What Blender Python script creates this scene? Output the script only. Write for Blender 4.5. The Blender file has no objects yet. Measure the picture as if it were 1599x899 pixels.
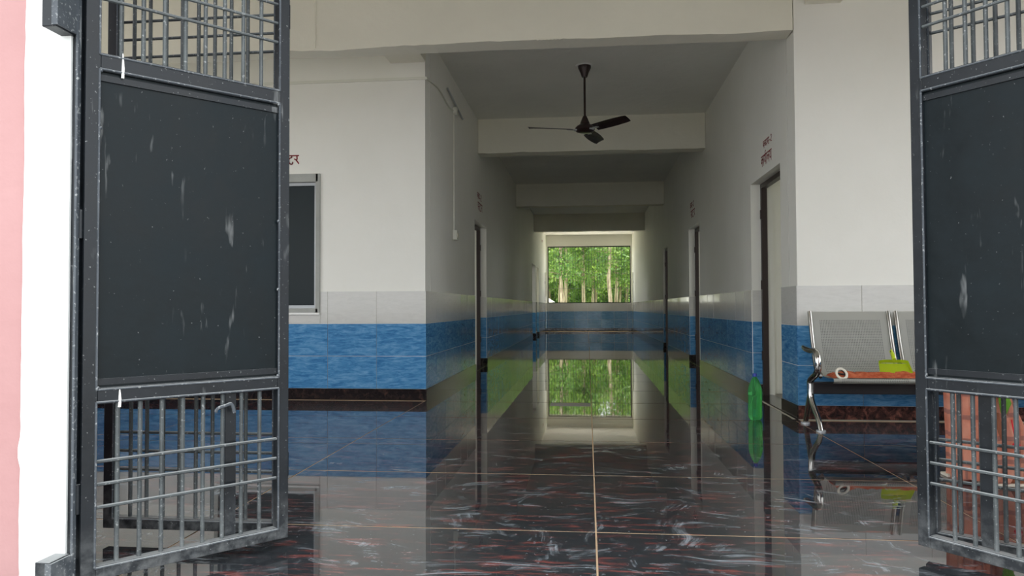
import bpy, bmesh, math, random
from mathutils import Vector, Matrix, noise
random.seed(7)
C = bpy.context.collection
sc = bpy.context.scene
PI = math.pi

# ------------------------------------------------------------------ camera
YAW, PITCH, ROLL, HC = .102, .0264, -.0041, .88
cy, sy, cp, sp = math.cos(YAW), math.sin(YAW), math.cos(PITCH), math.sin(PITCH)
fw = Vector((-sy*cp, cy*cp, sp)); rt = Vector((cy, sy, 0)); up = rt.cross(fw)
r2 = math.cos(ROLL)*rt + math.sin(ROLL)*up; u2 = -math.sin(ROLL)*rt + math.cos(ROLL)*up
cam = bpy.data.cameras.new('camera'); cam.sensor_width = 36; cam.lens = 1154.54/1599*36
cam.clip_start = .05; cam.clip_end = 400
co = bpy.data.objects.new('camera', cam); C.objects.link(co)
m = Matrix((r2, u2, -fw)).transposed().to_4x4(); m.translation = (0, 0, HC); co.matrix_world = m
sc.camera = co

# ------------------------------------------------------------------ sky, sun, exposure
w = bpy.data.worlds.new('overcast_sky'); sc.world = w; w.use_nodes = True
nt = w.node_tree; bg = nt.nodes['Background']
tc = nt.nodes.new('ShaderNodeTexCoord'); sx = nt.nodes.new('ShaderNodeSeparateXYZ')
rp = nt.nodes.new('ShaderNodeValToRGB')
nt.links.new(tc.outputs['Generated'], sx.inputs[0]); nt.links.new(sx.outputs[2], rp.inputs[0])
rp.color_ramp.elements[0].position = 0; rp.color_ramp.elements[0].color = (.90, .93, .95, 1)
rp.color_ramp.elements[1].position = 1; rp.color_ramp.elements[1].color = (.95, .97, 1, 1)
nt.links.new(rp.outputs[0], bg.inputs[0]); bg.inputs[1].default_value = 2.3
sun = bpy.data.lights.new('sun', 'SUN'); sun.energy = 9.0; sun.angle = math.radians(12); sun.color = (1, .97, .9)
so = bpy.data.objects.new('sun', sun); C.objects.link(so); so.rotation_euler = (math.radians(-20), math.radians(-8), 0)
sc.view_settings.view_transform = 'Standard'; sc.view_settings.look = 'None'
sc.view_settings.gamma = 1; sc.view_settings.exposure = .49; sc.view_settings.use_curve_mapping = False
sc.cycles.max_bounces = 14; sc.cycles.diffuse_bounces = 10; sc.cycles.glossy_bounces = 6
sc.cycles.sample_clamp_indirect = 6

# ------------------------------------------------------------------ materials
def lin(c):
    return tuple((x/255/12.92 if x/255 <= .04045 else ((x/255+.055)/1.055)**2.4) for x in c) + (1,)
class N:
    def __init__(s, name, col=(200, 200, 200), rough=.5, metal=0, ior=1.5, **kw):
        s.m = bpy.data.materials.new(name); s.m.use_nodes = True; s.t = s.m.node_tree
        s.b = s.t.nodes['Principled BSDF']
        s.set('Base Color', lin(col)); s.set('Roughness', rough); s.set('Metallic', metal); s.set('IOR', ior)
        for k, v in kw.items(): s.set(k.replace('_', ' '), v)
    def set(s, k, v): s.b.inputs[k].default_value = v
    def n(s, typ, ins=None, **props):
        n = s.t.nodes.new('ShaderNode'+typ)
        for k, v in props.items(): setattr(n, k, v)
        for k, v in (ins or {}).items():
            if isinstance(v, bpy.types.NodeSocket): s.t.links.new(v, n.inputs[k])
            else: n.inputs[k].default_value = v
        return n
    def link(s, a, k): s.t.links.new(a, s.b.inputs[k])
    def pos(s, scale=(1, 1, 1), rand=False, world=True):
        src = s.n('NewGeometry').outputs['Position'] if world else s.n('TexCoord').outputs['Object']
        mp = s.n('Mapping', {'Vector': src, 'Scale': scale})
        o = mp.outputs[0]
        if rand:
            r = s.n('ObjectInfo').outputs['Random']
            v = s.n('VectorMath', {0: r, 1: (37, 91, 53)}, operation='MULTIPLY')
            o = s.n('VectorMath', {0: o, 1: v.outputs[0]}, operation='ADD').outputs[0]
        return o
    def noise(s, vec, scale=5, detail=4, rough=.55, dist=0):
        return s.n('TexNoise', {'Vector': vec, 'Scale': scale, 'Detail': detail, 'Roughness': rough, 'Distortion': dist}).outputs[0]
    def ramp(s, fac, stops):
        r = s.n('ValToRGB', {0: fac}); e = r.color_ramp.elements
        while len(e) < len(stops): e.new(.5)
        for i, (p, c) in enumerate(stops):
            e[i].position = p; e[i].color = lin(c) if isinstance(c, tuple) else (c, c, c, 1)
        return r.outputs[0]
    def mix(s, fac, a, b, blend='MIX'):
        n = s.n('Mix', data_type='RGBA', blend_type=blend)
        for i, v in ((0, fac), (6, a), (7, b)):
            if isinstance(v, bpy.types.NodeSocket): s.t.links.new(v, n.inputs[i])
            else: n.inputs[i].default_value = v
        return n.outputs[2]
    def math(s, op, a, b=0, c=0):
        return s.n('Math', {0: a, 1: b, 2: c}, operation=op).outputs[0]
    def bump(s, h, strength=.3, dist=.01):
        b = s.n('Bump', {'Height': h, 'Strength': strength, 'Distance': dist}); s.link(b.outputs[0], 'Normal')

def paint(name, c1, c2, rough=.6, bump=.12):
    a = N(name, c1, rough); p = a.pos()
    f = a.noise(p, 1.3, 5, .6)
    a.link(a.mix(a.ramp(f, [(.35, 0.), (.7, 1.)]), lin(c1), lin(c2)), 'Base Color')
    a.bump(a.noise(p, 9, 4, .6), bump, .02)
    return a.m
M = {}
M['plaster'] = paint('cream_white_paint', (240, 239, 231), (235, 234, 225))
M['beam'] = paint('beam_paint', (236, 233, 217), (229, 226, 210), .65, .25)
M['ceiling'] = paint('ceiling_paint', (236, 236, 228), (228, 228, 220), .7, .3)
M['pillar'] = paint('pillar_white_paint', (240, 243, 240), (236, 240, 238), .6)
M['pink'] = paint('pink_paint', (184, 142, 141), (176, 132, 131), .7, .2)
M['concrete'] = paint('concrete', (150, 146, 138), (132, 128, 120), .9, .5)
M['pale_concrete'] = paint('pale_concrete', (214, 208, 194), (196, 190, 176), .9)
M['earth'] = paint('grey_earth', (118, 118, 118), (102, 102, 102), .95)
M['grey_frame'] = paint('rough_grey_frame', (176, 178, 172), (150, 152, 146), .7, .5)

def glaze(name, c1, c2, c3, wave):
    a = N(name, c1, .06, 0, 1.36)
    p = a.pos((1, 1, 5), True)
    f = a.noise(p, 5, 6, .65, 1.2); g = a.noise(p, 16, 4, .6, .8)
    f2 = a.math('ADD', a.math('MULTIPLY', f, .7), a.math('MULTIPLY', g, .3))
    a.link(a.ramp(f2, [(.38, c1), (.5, c2), (.66, c3)]), 'Base Color')
    a.bump(g, wave, .0015)
    rr = a.noise(a.pos(), 2.5, 3)
    a.link(a.ramp(rr, [(.4, .08), (.75, .2)]), 'Roughness')
    return a.m
M['tile_blue'] = glaze('blue_wave_tile', (52, 110, 160), (78, 138, 186), (120, 168, 206), .10)
M['tile_white'] = glaze('pale_grey_tile', (204, 203, 198), (209, 208, 203), (213, 212, 207), .01)
M['grout'] = N('pale_grout', (196, 190, 176), .9).m
M['tan_grout'] = N('tan_floor_grout', (196, 168, 136), .85).m

a = N('black_baseboard_granite', (30, 26, 26), .12)
f = a.noise(a.pos((1, 1, 1)), 22, 6, .7, .6)
a.link(a.ramp(f, [(.45, (24, 22, 24)), (.6, (44, 36, 34)), (.74, (92, 62, 52))]), 'Base Color'); M['base_black'] = a.m
a = N('red_brown_granite', (60, 40, 38), .15)
f = a.noise(a.pos((1, 1, 1)), 16, 6, .7, .8)
a.link(a.ramp(f, [(.4, (26, 22, 24)), (.52, (66, 42, 38)), (.68, (136, 88, 76))]), 'Base Color'); M['base_red'] = a.m

# polished floor granite: black ground, red streaks along X, dried mop marks and dust
a = N('polished_black_granite', (22, 22, 24), .03, 0, 1.8)
p = a.pos((2.2, 15, 1), True); q = a.pos((1, 1, 1))
st = a.noise(p, 2.6, 8, .68, .35)
fine = a.noise(a.pos((1, 5, 1), True), 12, 5, .7)
red = a.ramp(a.math('ADD', a.math('MULTIPLY', st, .75), a.math('MULTIPLY', fine, .25)), [(.525, 0.), (.60, 1.)])
blk = a.ramp(fine, [(.3, (12, 14, 17)), (.7, (28, 31, 35))])
colr = a.mix(a.math('MULTIPLY', red, .6), blk, lin((146, 66, 54)))
sxyz = a.n('SeparateXYZ', {0: q})
near = a.ramp(a.math('DIVIDE', sxyz.outputs[1], 10.0), [(.2, 1.), (.48, .6), (.62, .10), (.9, .03)])
warp = a.n('VectorMath', {0: a.n('TexNoise', {'Vector': q, 'Scale': 1.1, 'Detail': 2}).outputs[1], 1: (.9, .7, 0)}, operation='MULTIPLY').outputs[0]
wv = a.n('VectorMath', {0: q, 1: warp}, operation='ADD').outputs[0]
blob = a.ramp(a.noise(a.n('Mapping', {'Vector': wv, 'Scale': (1.3, 2.6, 1), 'Rotation': (0, 0, .25)}).outputs[0], 3.0, 5, .62), [(.53, 0.), (.62, 1.)])
brush = a.ramp(a.noise(a.n('Mapping', {'Vector': wv, 'Scale': (2.6, 22, 1), 'Rotation': (0, 0, .5)}).outputs[0], 2.2, 5, .6), [(.46, 0.), (.66, 1.)])
sm = a.math('MULTIPLY', a.math('MULTIPLY', blob, brush), near)
blob2 = a.ramp(a.noise(a.n('Mapping', {'Vector': wv, 'Scale': (2.0, 2.0, 1), 'Rotation': (0, 0, -.9), 'Location': (7, 3, 0)}).outputs[0], 2.7, 5, .6), [(.57, 0.), (.68, 1.)])
brush2 = a.ramp(a.noise(a.n('Mapping', {'Vector': wv, 'Scale': (26, 2.4, 1), 'Rotation': (0, 0, -.9)}).outputs[0], 2.0, 5, .6), [(.44, 0.), (.64, 1.)])
sm2 = a.math('MULTIPLY', a.math('MULTIPLY', a.math('MULTIPLY', blob2, brush2), near), .8)
spk = a.math('MULTIPLY', a.ramp(a.noise(q, 60, 2, .5), [(.69, 0.), (.74, 1.)]), near)
film = a.math('MULTIPLY', near, .06)
dust = a.math('MINIMUM', a.math('ADD', a.math('ADD', a.math('MULTIPLY', sm, .7), sm2), a.math('ADD', a.math('MULTIPLY', spk, .4), film)), .7)
a.link(a.mix(dust, colr, lin((168, 178, 186))), 'Base Color')
a.link(a.math('ADD', a.math('MULTIPLY', a.math('ADD', sm, sm2), .3), .022), 'Roughness')
a.bump(a.noise(q, 1.6, 2), .02, .01)
M['granite'] = a.m

def gatepaint(name, c1, c2, dusty, lo, hi, ior=1.38):
    a = N(name, c1, .4, 0, ior)
    q = a.pos(); f = a.noise(q, 6, 6, .65)
    base = a.mix(a.ramp(f, [(.35, 0.), (.7, 1.)]), lin(c1), lin(c2))
    spots = a.ramp(a.noise(q, 110, 2, .5), [(lo, 0.), (hi, 1.)])
    streak = a.ramp(a.noise(a.pos((1, 1, .16)), 26, 3, .6, .3), [(.63, 0.), (.74, .8)])
    msk = a.ramp(a.noise(q, 4.2, 3), [(.46, 0.), (.6, 1.)])
    zz = a.n('SeparateXYZ', {0: a.n('NewGeometry').outputs['Normal']}).outputs[2]
    hz = a.n('SeparateXYZ', {0: q}).outputs[2]
    low = a.math('MULTIPLY', a.ramp(hz, [(.02, 1.), (.22, 0.)]), a.ramp(a.noise(q, 22, 4, .6), [(.38, .1), (.62, 1.)]))
    spots = a.math('ADD', spots, a.math('ADD', a.math('MULTIPLY', a.math('GREATER_THAN', zz, .7), .9), a.math('MULTIPLY', low, .55)))
    k = a.math('MINIMUM', a.math('ADD', spots, a.math('MULTIPLY', streak, msk)), 1)
    a.link(a.mix(a.math('MULTIPLY', k, dusty), base, lin((186, 190, 190))), 'Base Color')
    a.link(a.ramp(f, [(.3, .28), (.7, .5)]), 'Roughness')
    a.bump(a.noise(q, 30, 3), .15, .004)
    return a.m
M['gate_frame'] = gatepaint('black_gate_paint', (22, 26, 30), (34, 39, 44), .45, .69, .77)
M['gate_panel'] = gatepaint('black_sheet_paint', (15, 23, 26), (23, 32, 36), .32, .73, .80, 1.27)
M['gate_bar'] = gatepaint('dusty_bar_paint', (64, 69, 71), (92, 98, 99), .5, .62, .74)
M['gate_bead'] = gatepaint('bead_paint', (84, 90, 96), (58, 64, 70), .6, .6, .72)
M['chrome'] = N('chrome_steel', (205, 203, 198), .14, 1).m
M['white_metal'] = N('galvanised', (190, 194, 196), .35, .4).m
a = N('perforated_silver_steel', (206, 206, 198), .38, .1)
tcn = a.n('TexCoord').outputs['Object']
vm = a.n('VectorMath', {0: a.n('Mapping', {'Vector': tcn, 'Scale': (85, 85, 85)}).outputs[0]}, operation='FRACTION').outputs[0]
vs = a.n('SeparateXYZ', {0: vm})
dx = a.math('SUBTRACT', vs.outputs[0], .5); dz = a.math('SUBTRACT', vs.outputs[2], .5)
d2 = a.math('ADD', a.math('MULTIPLY', dx, dx), a.math('MULTIPLY', dz, dz))
hole = a.ramp(d2, [(.05, 1.), (.08, 0.)])
ox = a.n('SeparateXYZ', {0: tcn})
inx = a.math('MULTIPLY', a.math('LESS_THAN', a.math('ABSOLUTE', ox.outputs[0]), .225), a.math('LESS_THAN', ox.outputs[2], .775))
a.link(a.mix(a.math('MULTIPLY', hole, inx), lin((206, 206, 198)), lin((84, 86, 84))), 'Base Color')
M['perforated'] = a.m
M['black_steel'] = N('black_steel', (26, 27, 30), .35).m
a = N('dark_fan_enamel', (52, 38, 36), .28, .2); M['fan'] = a.m
M['fan_blade'] = N('fan_blade_enamel', (58, 48, 48), .22, .35).m
M['pvc'] = N('white_pvc', (226, 226, 214), .45).m
a = N('green_bottle_plastic', (120, 238, 150), .06, 0, 1.12); a.set('Transmission Weight', .88); M['bottle'] = a.m
M['cap'] = N('blue_cap_plastic', (22, 50, 150), .4).m
M['lime'] = N('lime_plastic', (205, 225, 48), .35).m
a = N('orange_check_cloth', (226, 120, 80), .9)
q = a.pos((1, 1, 1), False, False); wr = a.n('Mapping', {'Vector': q, 'Scale': (13, 13, 9)}).outputs[0]
fr = a.n('SeparateXYZ', {0: a.n('VectorMath', {0: wr}, operation='FRACTION').outputs[0]})
ck = a.math('MAXIMUM', a.math('LESS_THAN', fr.outputs[0], .16), a.math('LESS_THAN', fr.outputs[2], .2))
fold = a.noise(q, 9, 3)
a.link(a.mix(a.math('MULTIPLY', ck, .5), a.ramp(fold, [(.35, (232, 156, 128)), (.65, (248, 194, 168))]), lin((150, 112, 118))), 'Base Color')
M['sari'] = a.m
a = N('orange_cleaning_cloth', (214, 98, 48), .95); f = a.noise(a.pos(), 30, 5)
a.link(a.ramp(f, [(.35, (212, 100, 62)), (.65, (240, 148, 104))]), 'Base Color'); a.bump(f, .4, .01); M['rag'] = a.m
M['skin'] = N('brown_skin', (150, 96, 70), .55).m
M['hair'] = N('black_hair', (18, 14, 13), .4).m
M['petticoat'] = N('dusty_pink_cloth', (206, 130, 112), .9).m
M['green_cloth'] = N('green_cloth', (96, 150, 40), .9).m
M['red'] = N('red_cloth', (220, 30, 50), .7).m
M['red_paint'] = N('dark_red_lettering', (136, 24, 30), .6).m
M['door_frame'] = N('dark_brown_door_frame', (50, 38, 36), .4).m
M['door_leaf'] = N('dark_brown_door_leaf', (58, 46, 44), .45).m
M['dark_glass'] = N('dark_counter_pane', (34, 44, 47), .4, 0, 1.3).m
M['alu'] = N('grey_aluminium', (168, 172, 174), .35, .5).m
M['white_band'] = N('off_white_plastic', (222, 216, 200), .5).m
M['dark_inside'] = N('dark_rubber', (32, 28, 26), .7).m
a = N('tree_bark', (186, 172, 152), .9); f = a.noise(a.pos((1, 1, .25)), 8, 5)
a.link(a.ramp(f, [(.35, (140, 122, 100)), (.6, (196, 180, 156))]), 'Base Color'); M['bark'] = a.m
a = N('tree_leaves', (90, 150, 50), .6); r = a.noise(a.pos(), 1.1, 4)
a.link(a.ramp(r, [(.34, (48, 78, 46)), (.5, (98, 140, 76)), (.64, (166, 192, 112))]), 'Base Color')
trn = a.n('BsdfTranslucent', {0: lin((138, 168, 74))}); mx = a.n('MixShader', {0: .4, 1: a.b.outputs[0], 2: trn.outputs[0]})
a.t.links.new(mx.outputs[0], a.t.nodes['Material Output'].inputs[0]); M['leaf'] = a.m
M['thicket'] = N('dark_thicket', (50, 72, 44), .9).m
a = N('grass_ground', (96, 120, 60), .95); f = a.noise(a.pos(), 1.5, 6)
a.link(a.ramp(f, [(.35, (92, 104, 58)), (.65, (132, 150, 84))]), 'Base Color'); M['grass'] = a.m
M['whitewash'] = N('whitewash', (244, 244, 240), .8).m

# ------------------------------------------------------------------ helpers
def link_obj(name, me, mat, parent=None, loc=None):
    o = bpy.data.objects.new(name, me); C.objects.link(o)
    if mat is not None and not me.materials: me.materials.append(mat)
    if parent: o.parent = parent
    if loc: o.location = loc
    return o
def tomesh(bm, name, smooth=False):
    bmesh.ops.recalc_face_normals(bm, faces=bm.faces)
    me = bpy.data.meshes.new(name); bm.to_mesh(me); bm.free()
    if smooth:
        for p in me.polygons: p.use_smooth = True
        me.set_sharp_from_angle(angle=math.radians(40))
    return me
def obj(name, bm, mat, parent=None, loc=None, smooth=False):
    return link_obj(name, tomesh(bm, name, smooth), M[mat], parent, loc)
def bx(bm, x0, x1, y0, y1, z0, z1, bev=0):
    vs = [bm.verts.new((x, y, z)) for x in (x0, x1) for y in (y0, y1) for z in (z0, z1)]
    idx = ((0, 1, 3, 2), (4, 6, 7, 5), (0, 4, 5, 1), (2, 3, 7, 6), (0, 2, 6, 4), (1, 5, 7, 3))
    fs = [bm.faces.new([vs[i] for i in f]) for f in idx]
    if bev:
        es = {e for f in fs for e in f.edges}
        bmesh.ops.bevel(bm, geom=list(es), offset=bev, segments=2, affect='EDGES', profile=.5)
    return bm
def box(name, x0, x1, y0, y1, z0, z1, mat, parent=None, bev=0):
    return obj(name, bx(bmesh.new(), x0, x1, y0, y1, z0, z1, bev), mat, parent)
def tube(bm, pts, rads, seg=10, flat=1.0, closed=False):
    pts = [Vector(p) for p in pts]
    if not isinstance(rads, (list, tuple)): rads = [rads]*len(pts)
    rings = []; prev = None
    for i, p in enumerate(pts):
        if closed: t = pts[(i+1) % len(pts)] - pts[i-1]
        else: t = pts[min(i+1, len(pts)-1)] - pts[max(i-1, 0)]
        t.normalize()
        if prev is None:
            a_ = Vector((0, 0, 1)) if abs(t.z) < .9 else Vector((1, 0, 0))
            n = (a_ - t*a_.dot(t)).normalized()
        else: n = (prev - t*prev.dot(t)).normalized()
        prev = n; b = t.cross(n)
        rings.append([bm.verts.new(p + (n*math.cos(2*PI*k/seg) + b*math.sin(2*PI*k/seg)*flat)*rads[i]) for k in range(seg)])
    R_ = range(len(rings)) if closed else range(len(rings)-1)
    for i in R_:
        A, B = rings[i], rings[(i+1) % len(rings)]
        for k in range(seg): bm.faces.new((A[k], A[(k+1) % seg], B[(k+1) % seg], B[k]))
    if not closed: bm.faces.new(rings[0]); bm.faces.new(list(reversed(rings[-1])))
    return bm
def smoothpath(pts, n=5):
    P = [Vector(p) for p in pts]; out = []
    for i in range(len(P)-1):
        a_, b, c, d = P[max(i-1, 0)], P[i], P[i+1], P[min(i+2, len(P)-1)]
        for k in range(n):
            t = k/n
            out.append(.5*((2*b)+(-a_+c)*t+(2*a_-5*b+4*c-d)*t*t+(-a_+3*b-3*c+d)*t**3))
    out.append(P[-1]); return out
def lathe(bm, prof, seg=24, lobes=None):
    rings = []
    for r, z in prof:
        ring = []
        for k in range(seg):
            a_ = 2*PI*k/seg; rr = max(r, .0004)
            if lobes: rr *= lobes(z, a_)
            ring.append(bm.verts.new((rr*math.cos(a_), rr*math.sin(a_), z)))
        rings.append(ring)
    for A, B in zip(rings, rings[1:]):
        for k in range(seg): bm.faces.new((A[k], A[(k+1) % seg], B[(k+1) % seg], B[k]))
    bm.faces.new(rings[0]); bm.faces.new(list(reversed(rings[-1])))
    return bm
def thing(name, label, cat, loc=(0, 0, 0), rotz=0, group=None):
    o = bpy.data.objects.new(name, None); C.objects.link(o); o.location = loc; o.rotation_euler = (0, 0, rotz)
    tag(o, label, cat, group); return o
def tag(o, label, cat, group=None):
    o['label'] = label; o['category'] = cat
    if group: o['group'] = group
    return o
def struct(o, label, cat):
    o['kind'] = 'structure'; o['label'] = label; o['category'] = cat; return o

# ------------------------------------------------------------------ dimensions
XL, XR, YL, YR, YF = -1.537, 1.627, 6.938, 5.983, 27.48
CEIL, TH = 3.554, .22
BASE, ROW, PITCHT = .107, .312, .483
XMIN, XMAX, YG = -5.2, 4.7, 2.13

# wall in a plane: axis 's' runs along 'X' or 'Y'; face coordinate f, body goes away in direction d
def wall(name, ax, f, d, s0, s1, z1, holes, mat, label, z0=0, th=TH):
    bm = bmesh.new()
    cuts = sorted({s0, s1, *[h[0] for h in holes], *[h[1] for h in holes]})
    cuts = [c for c in cuts if s0 <= c <= s1]
    off = .006*d
    lo, hi = sorted((f+off, f+d*th))
    for a_, b in zip(cuts, cuts[1:]):
        mid = (a_+b)/2; zs = [(z0, z1)]
        for h in holes:
            if h[0] < mid < h[1]:
                nz = []
                for (p_, q_) in zs:
                    if h[2] > p_: nz.append((p_, min(q_, h[2])))
                    if h[3] < q_: nz.append((max(p_, h[3]), q_))
                zs = nz
        for p_, q_ in zs:
            if ax == 'X': bx(bm, a_, b, lo, hi, p_, q_)
            else: bx(bm, lo, hi, a_, b, p_, q_)
    bmesh.ops.remove_doubles(bm, verts=bm.verts, dist=1e-5)
    return struct(obj(name, bm, mat), label, 'wall')
TC = {}
def tile_piece(ax, f, d, s0, s1, z0, z1, kind, parent):
    g = .0018
    L, Hh = round(s1-s0-2*g, 3), round(z1-z0-2*g, 3)
    if L < .012 or Hh < .012: return
    key = (L, Hh, kind)
    if key not in TC:
        bm = bmesh.new(); bx(bm, -L/2, L/2, 0, .0075, -Hh/2, Hh/2)
        me = tomesh(bm, 'tile'); me.materials.append(M[kind]); TC[key] = me
    o = link_obj('tile', TC[key], None, parent)
    c = (s0+s1)/2; zc = (z0+z1)/2
    jit = random.uniform(-.007, .007); jz = random.uniform(-.002, .002)
    if ax == 'X': o.location = (c, f+(.0075 if False else 0), zc); o.rotation_euler = (jz, 0, (0 if d > 0 else PI)+jit)
    else: o.location = (f, c, zc); o.rotation_euler = (jz, 0, (-PI/2 if d > 0 else PI/2)+jit)
def tiles(parent, ax, f, d, s0, s1, anchor, holes, rows=3, kinds=('tile_blue', 'tile_blue', 'tile_white')):
    k0 = math.floor((s0-anchor)/PITCHT)-1; k1 = math.ceil((s1-anchor)/PITCHT)+1
    for k in range(k0, k1):
        a_, b = max(anchor+k*PITCHT, s0), min(anchor+(k+1)*PITCHT, s1)
        if b-a_ < .01: continue
        for r in range(rows):
            z0, z1 = BASE+r*ROW, BASE+(r+1)*ROW
            segs = [(a_, b, z0, z1)]
            for h in holes:
                ns = []
                for (p_, q_, u_, v_) in segs:
                    if h[1] <= p_ or h[0] >= q_ or h[3] <= u_ or h[2] >= v_: ns.append((p_, q_, u_, v_)); continue
                    if h[0] > p_: ns.append((p_, h[0], u_, v_))
                    if h[1] < q_: ns.append((h[1], q_, u_, v_))
                    if h[2] > u_: ns.append((max(p_, h[0]), min(q_, h[1]), u_, h[2]))
                    if h[3] < v_: ns.append((max(p_, h[0]), min(q_, h[1]), h[3], v_))
                segs = ns
            for s in segs: tile_piece(ax, f, d, *s, kinds[r], parent)
def baseboard(name, ax, f, d, s0, s1, holes, mat):
    bm = bmesh.new(); cuts = [(s0, s1)]
    for h in holes:
        if h[2] > .1: continue
        n = []
        for (a_, b) in cuts:
            if h[1] <= a_ or h[0] >= b: n.append((a_, b)); continue
            if h[0] > a_: n.append((a_, h[0]))
            if h[1] < b: n.append((h[1], b))
        cuts = n
    lo, hi = sorted((f-.008*d, f+.012*d))
    for a_, b in cuts:
        if ax == 'X': bx(bm, a_, b, lo, hi, 0, BASE)
        else: bx(bm, lo, hi, a_, b, 0, BASE)
    return struct(obj(name, bm, mat), 'dark polished granite baseboard along the foot of the wall '+name.split('_', 1)[1].replace('_', ' '), 'baseboard')

# ------------------------------------------------------------------ floor
fl = struct(box('floor', XMIN, XMAX, 1.75, YF+.1, -.15, -.0016, 'tan_grout'), 'polished black granite floor with tan joints', 'floor')
FC = {}
def slab(x0, x1, y0, y1):
    g = .0036; gy = .006; key = (round(x1-x0-2*g, 3), round(y1-y0-2*gy, 3))
    if key not in FC:
        bm = bmesh.new(); bx(bm, -key[0]/2, key[0]/2, -key[1]/2, key[1]/2, -.02, 0)
        me = tomesh(bm, 'slab'); me.materials.append(M['granite']); FC[key] = me
    o = link_obj('slab', FC[key], None, fl, ((x0+x1)/2, (y0+y1)/2, 0))
    o.rotation_euler = (random.uniform(-.0006, .0006), random.uniform(-.0005, .0005), 0)
rows = [1.75, 1.952] + [2.9355+.9837*i for i in range(25)]
for a_, b in zip(rows, rows[1:]):
    if b < 5.9:
        xs = [XMIN, -4.7, -3.12, -1.545, .026, 1.585, 3.16, XMAX]
    elif a_ < 6:
        xs = [XMIN, -4.7, -3.12, XL, .026, XR]
    else: xs = [XL, .026, XR]
    for p_, q_ in zip(xs, xs[1:]): slab(p_, q_, a_, min(b, YF))
box('cement_smear', -.345, .018, 6.63, 6.84, 0, .0012, 'concrete', fl)
# line of dried cement at the foot of the right-hand walls
bm = bmesh.new()
for s, (x0, y0, x1, y1) in enumerate(((XR-.01, 7.6, XR-.02, 5.99), (XR, 5.955, XMAX, 5.955))):
    n = 30
    for i in range(n):
        t0, t1 = i/n, (i+1)/n
        xa, ya = x0+(x1-x0)*t0, y0+(y1-y0)*t0; xb, yb = x0+(x1-x0)*t1, y0+(y1-y0)*t1
        wdt = .02+.012*noise.noise(Vector((i*.7, s, 0)))
        if s == 0: bx(bm, xa-wdt, xa, yb, ya, .0, .002)
        else: bx(bm, xa, xb, ya-wdt, ya+.02, .0, .002)
obj('cement_line', bm, 'grout', fl)

# ------------------------------------------------------------------ ceiling and beams
struct(box('ceiling', XMIN-.3, XMAX+.3, 1.85, YF+.25, CEIL, CEIL+.15, 'ceiling'), 'pale rough-plastered ceiling over hall and corridor', 'ceiling')
def beam(x0, x1, y0, y1, z0, z1, label, wob=.012, soff=0):
    bm = bmesh.new(); n = max(4, int((x1-x0)/.08)); P = []
    for i in range(n+1):
        x = x0+(x1-x0)*i/n
        dz = wob*noise.noise(Vector((x*2.1+y0*3, 1.7, 0))) + .4*wob*noise.noise(Vector((x*11, y0, 4)))
        dy = wob*1.6*noise.noise(Vector((x*1.3, 5+y0, 0)))
        P.append([bm.verts.new(v) for v in ((x, y0, z1), (x, y0, z0+dz), (x, y1+dy, z0+dz*.5+soff), (x, y1, z1))])
    for A, B in zip(P, P[1:]):
        for k in range(4): bm.faces.new((A[k], A[(k+1) % 4], B[(k+1) % 4], B[k]))
    bm.faces.new(P[0]); bm.faces.new(list(reversed(P[-1])))
    return struct(obj('beam', bm, 'beam'), label, 'beam')
b1 = beam(XMIN, XR-.002, YR, YR+.2, 3.06, CEIL, 'cream beam across the hall in front of the corridor mouth', .018)
bm = bmesh.new(); pr = []
for i in range(26):
    z = 3.07+i*.02; pr.append((-2.272+.012*noise.noise(Vector((z*6, 0, 0)))+.005*noise.noise(Vector((z*23, 1, 0))), YR-.002, z))
tube(bm, pr, [.009+.006*abs(noise.noise(Vector((i*.9, 2, 2)))) for i in range(26)], 6)
obj('plaster_crack', bm, 'beam', b1)
bm = bmesh.new()
for i in range(7):
    x = -.40+.03*i; tube(bm, [(x, YR-.004, 3.065+.012*abs(noise.noise(Vector((i, 0, 0))))), (x+.03, YR-.004, 3.07)], .007, 5)
obj('plaster_lump', bm, 'beam', b1)
for i, y in enumerate((10.35, 15.93, 21.22)):
    beam(XL, XR, y, y+.25, 3.067, CEIL, ['first cream beam across the corridor, behind the fan', 'second cream beam across the corridor', 'third cream beam across the corridor, darkest one'][i])
struct(box('beam', -1.88, XL, YR+.2, YL, 3.245, CEIL, 'beam'), 'short side beam over the left corner of the corridor mouth', 'beam')
struct(box('beam', 1.72, 1.99, 2.4, YR, 3.262, CEIL, 'beam'), 'beam running from the right-hand wall towards the gate', 'beam')

# ------------------------------------------------------------------ walls
HR = [(6.455, 7.60, 0, 2.10), (11.03, 12.17, 0, 2.13), (15.38, 16.28, 0, 2.13), (26.9, 27.3, 0, 2.13)]
HL = [(10.05, 11.24, 0, 2.10), (20.6, 22.0, 0, 2.12), (22.45, 23.45, 0, 2.12), (26.75, 27.25, 0, 2.16)]
wl = wall('wall_left', 'Y', XL, -1, YL+.23, YF, CEIL, HL, 'plaster', 'left corridor wall, white above and blue tiled below')
tiles(wl, 'Y', XL, -1, YL, YF, YL, HL)
wr = wall('wall_right', 'Y', XR, 1, YR+.23, YF, CEIL, HR, 'plaster', 'right corridor wall, white above and blue tiled below')
tiles(wr, 'Y', XR, 1, YR, YF, YR, HR)
HW = [(-3.6, -2.60, .86, 2.13)]
wfl = wall('wall_front_left', 'X', YL, 1, XMIN-.1, XL-.0065, CEIL, HW, 'plaster', 'white wall with the counter window, blue tiles below')
tiles(wfl, 'X', YL, 1, XMIN, XL, XL, [(-3.62, -2.578, .838, 2.19)])
wfr = wall('wall_front_right', 'X', YR, 1, XR+.0065, XMAX+.1, CEIL, [], 'plaster', 'white wall behind the steel bench, blue tiles below')
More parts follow.
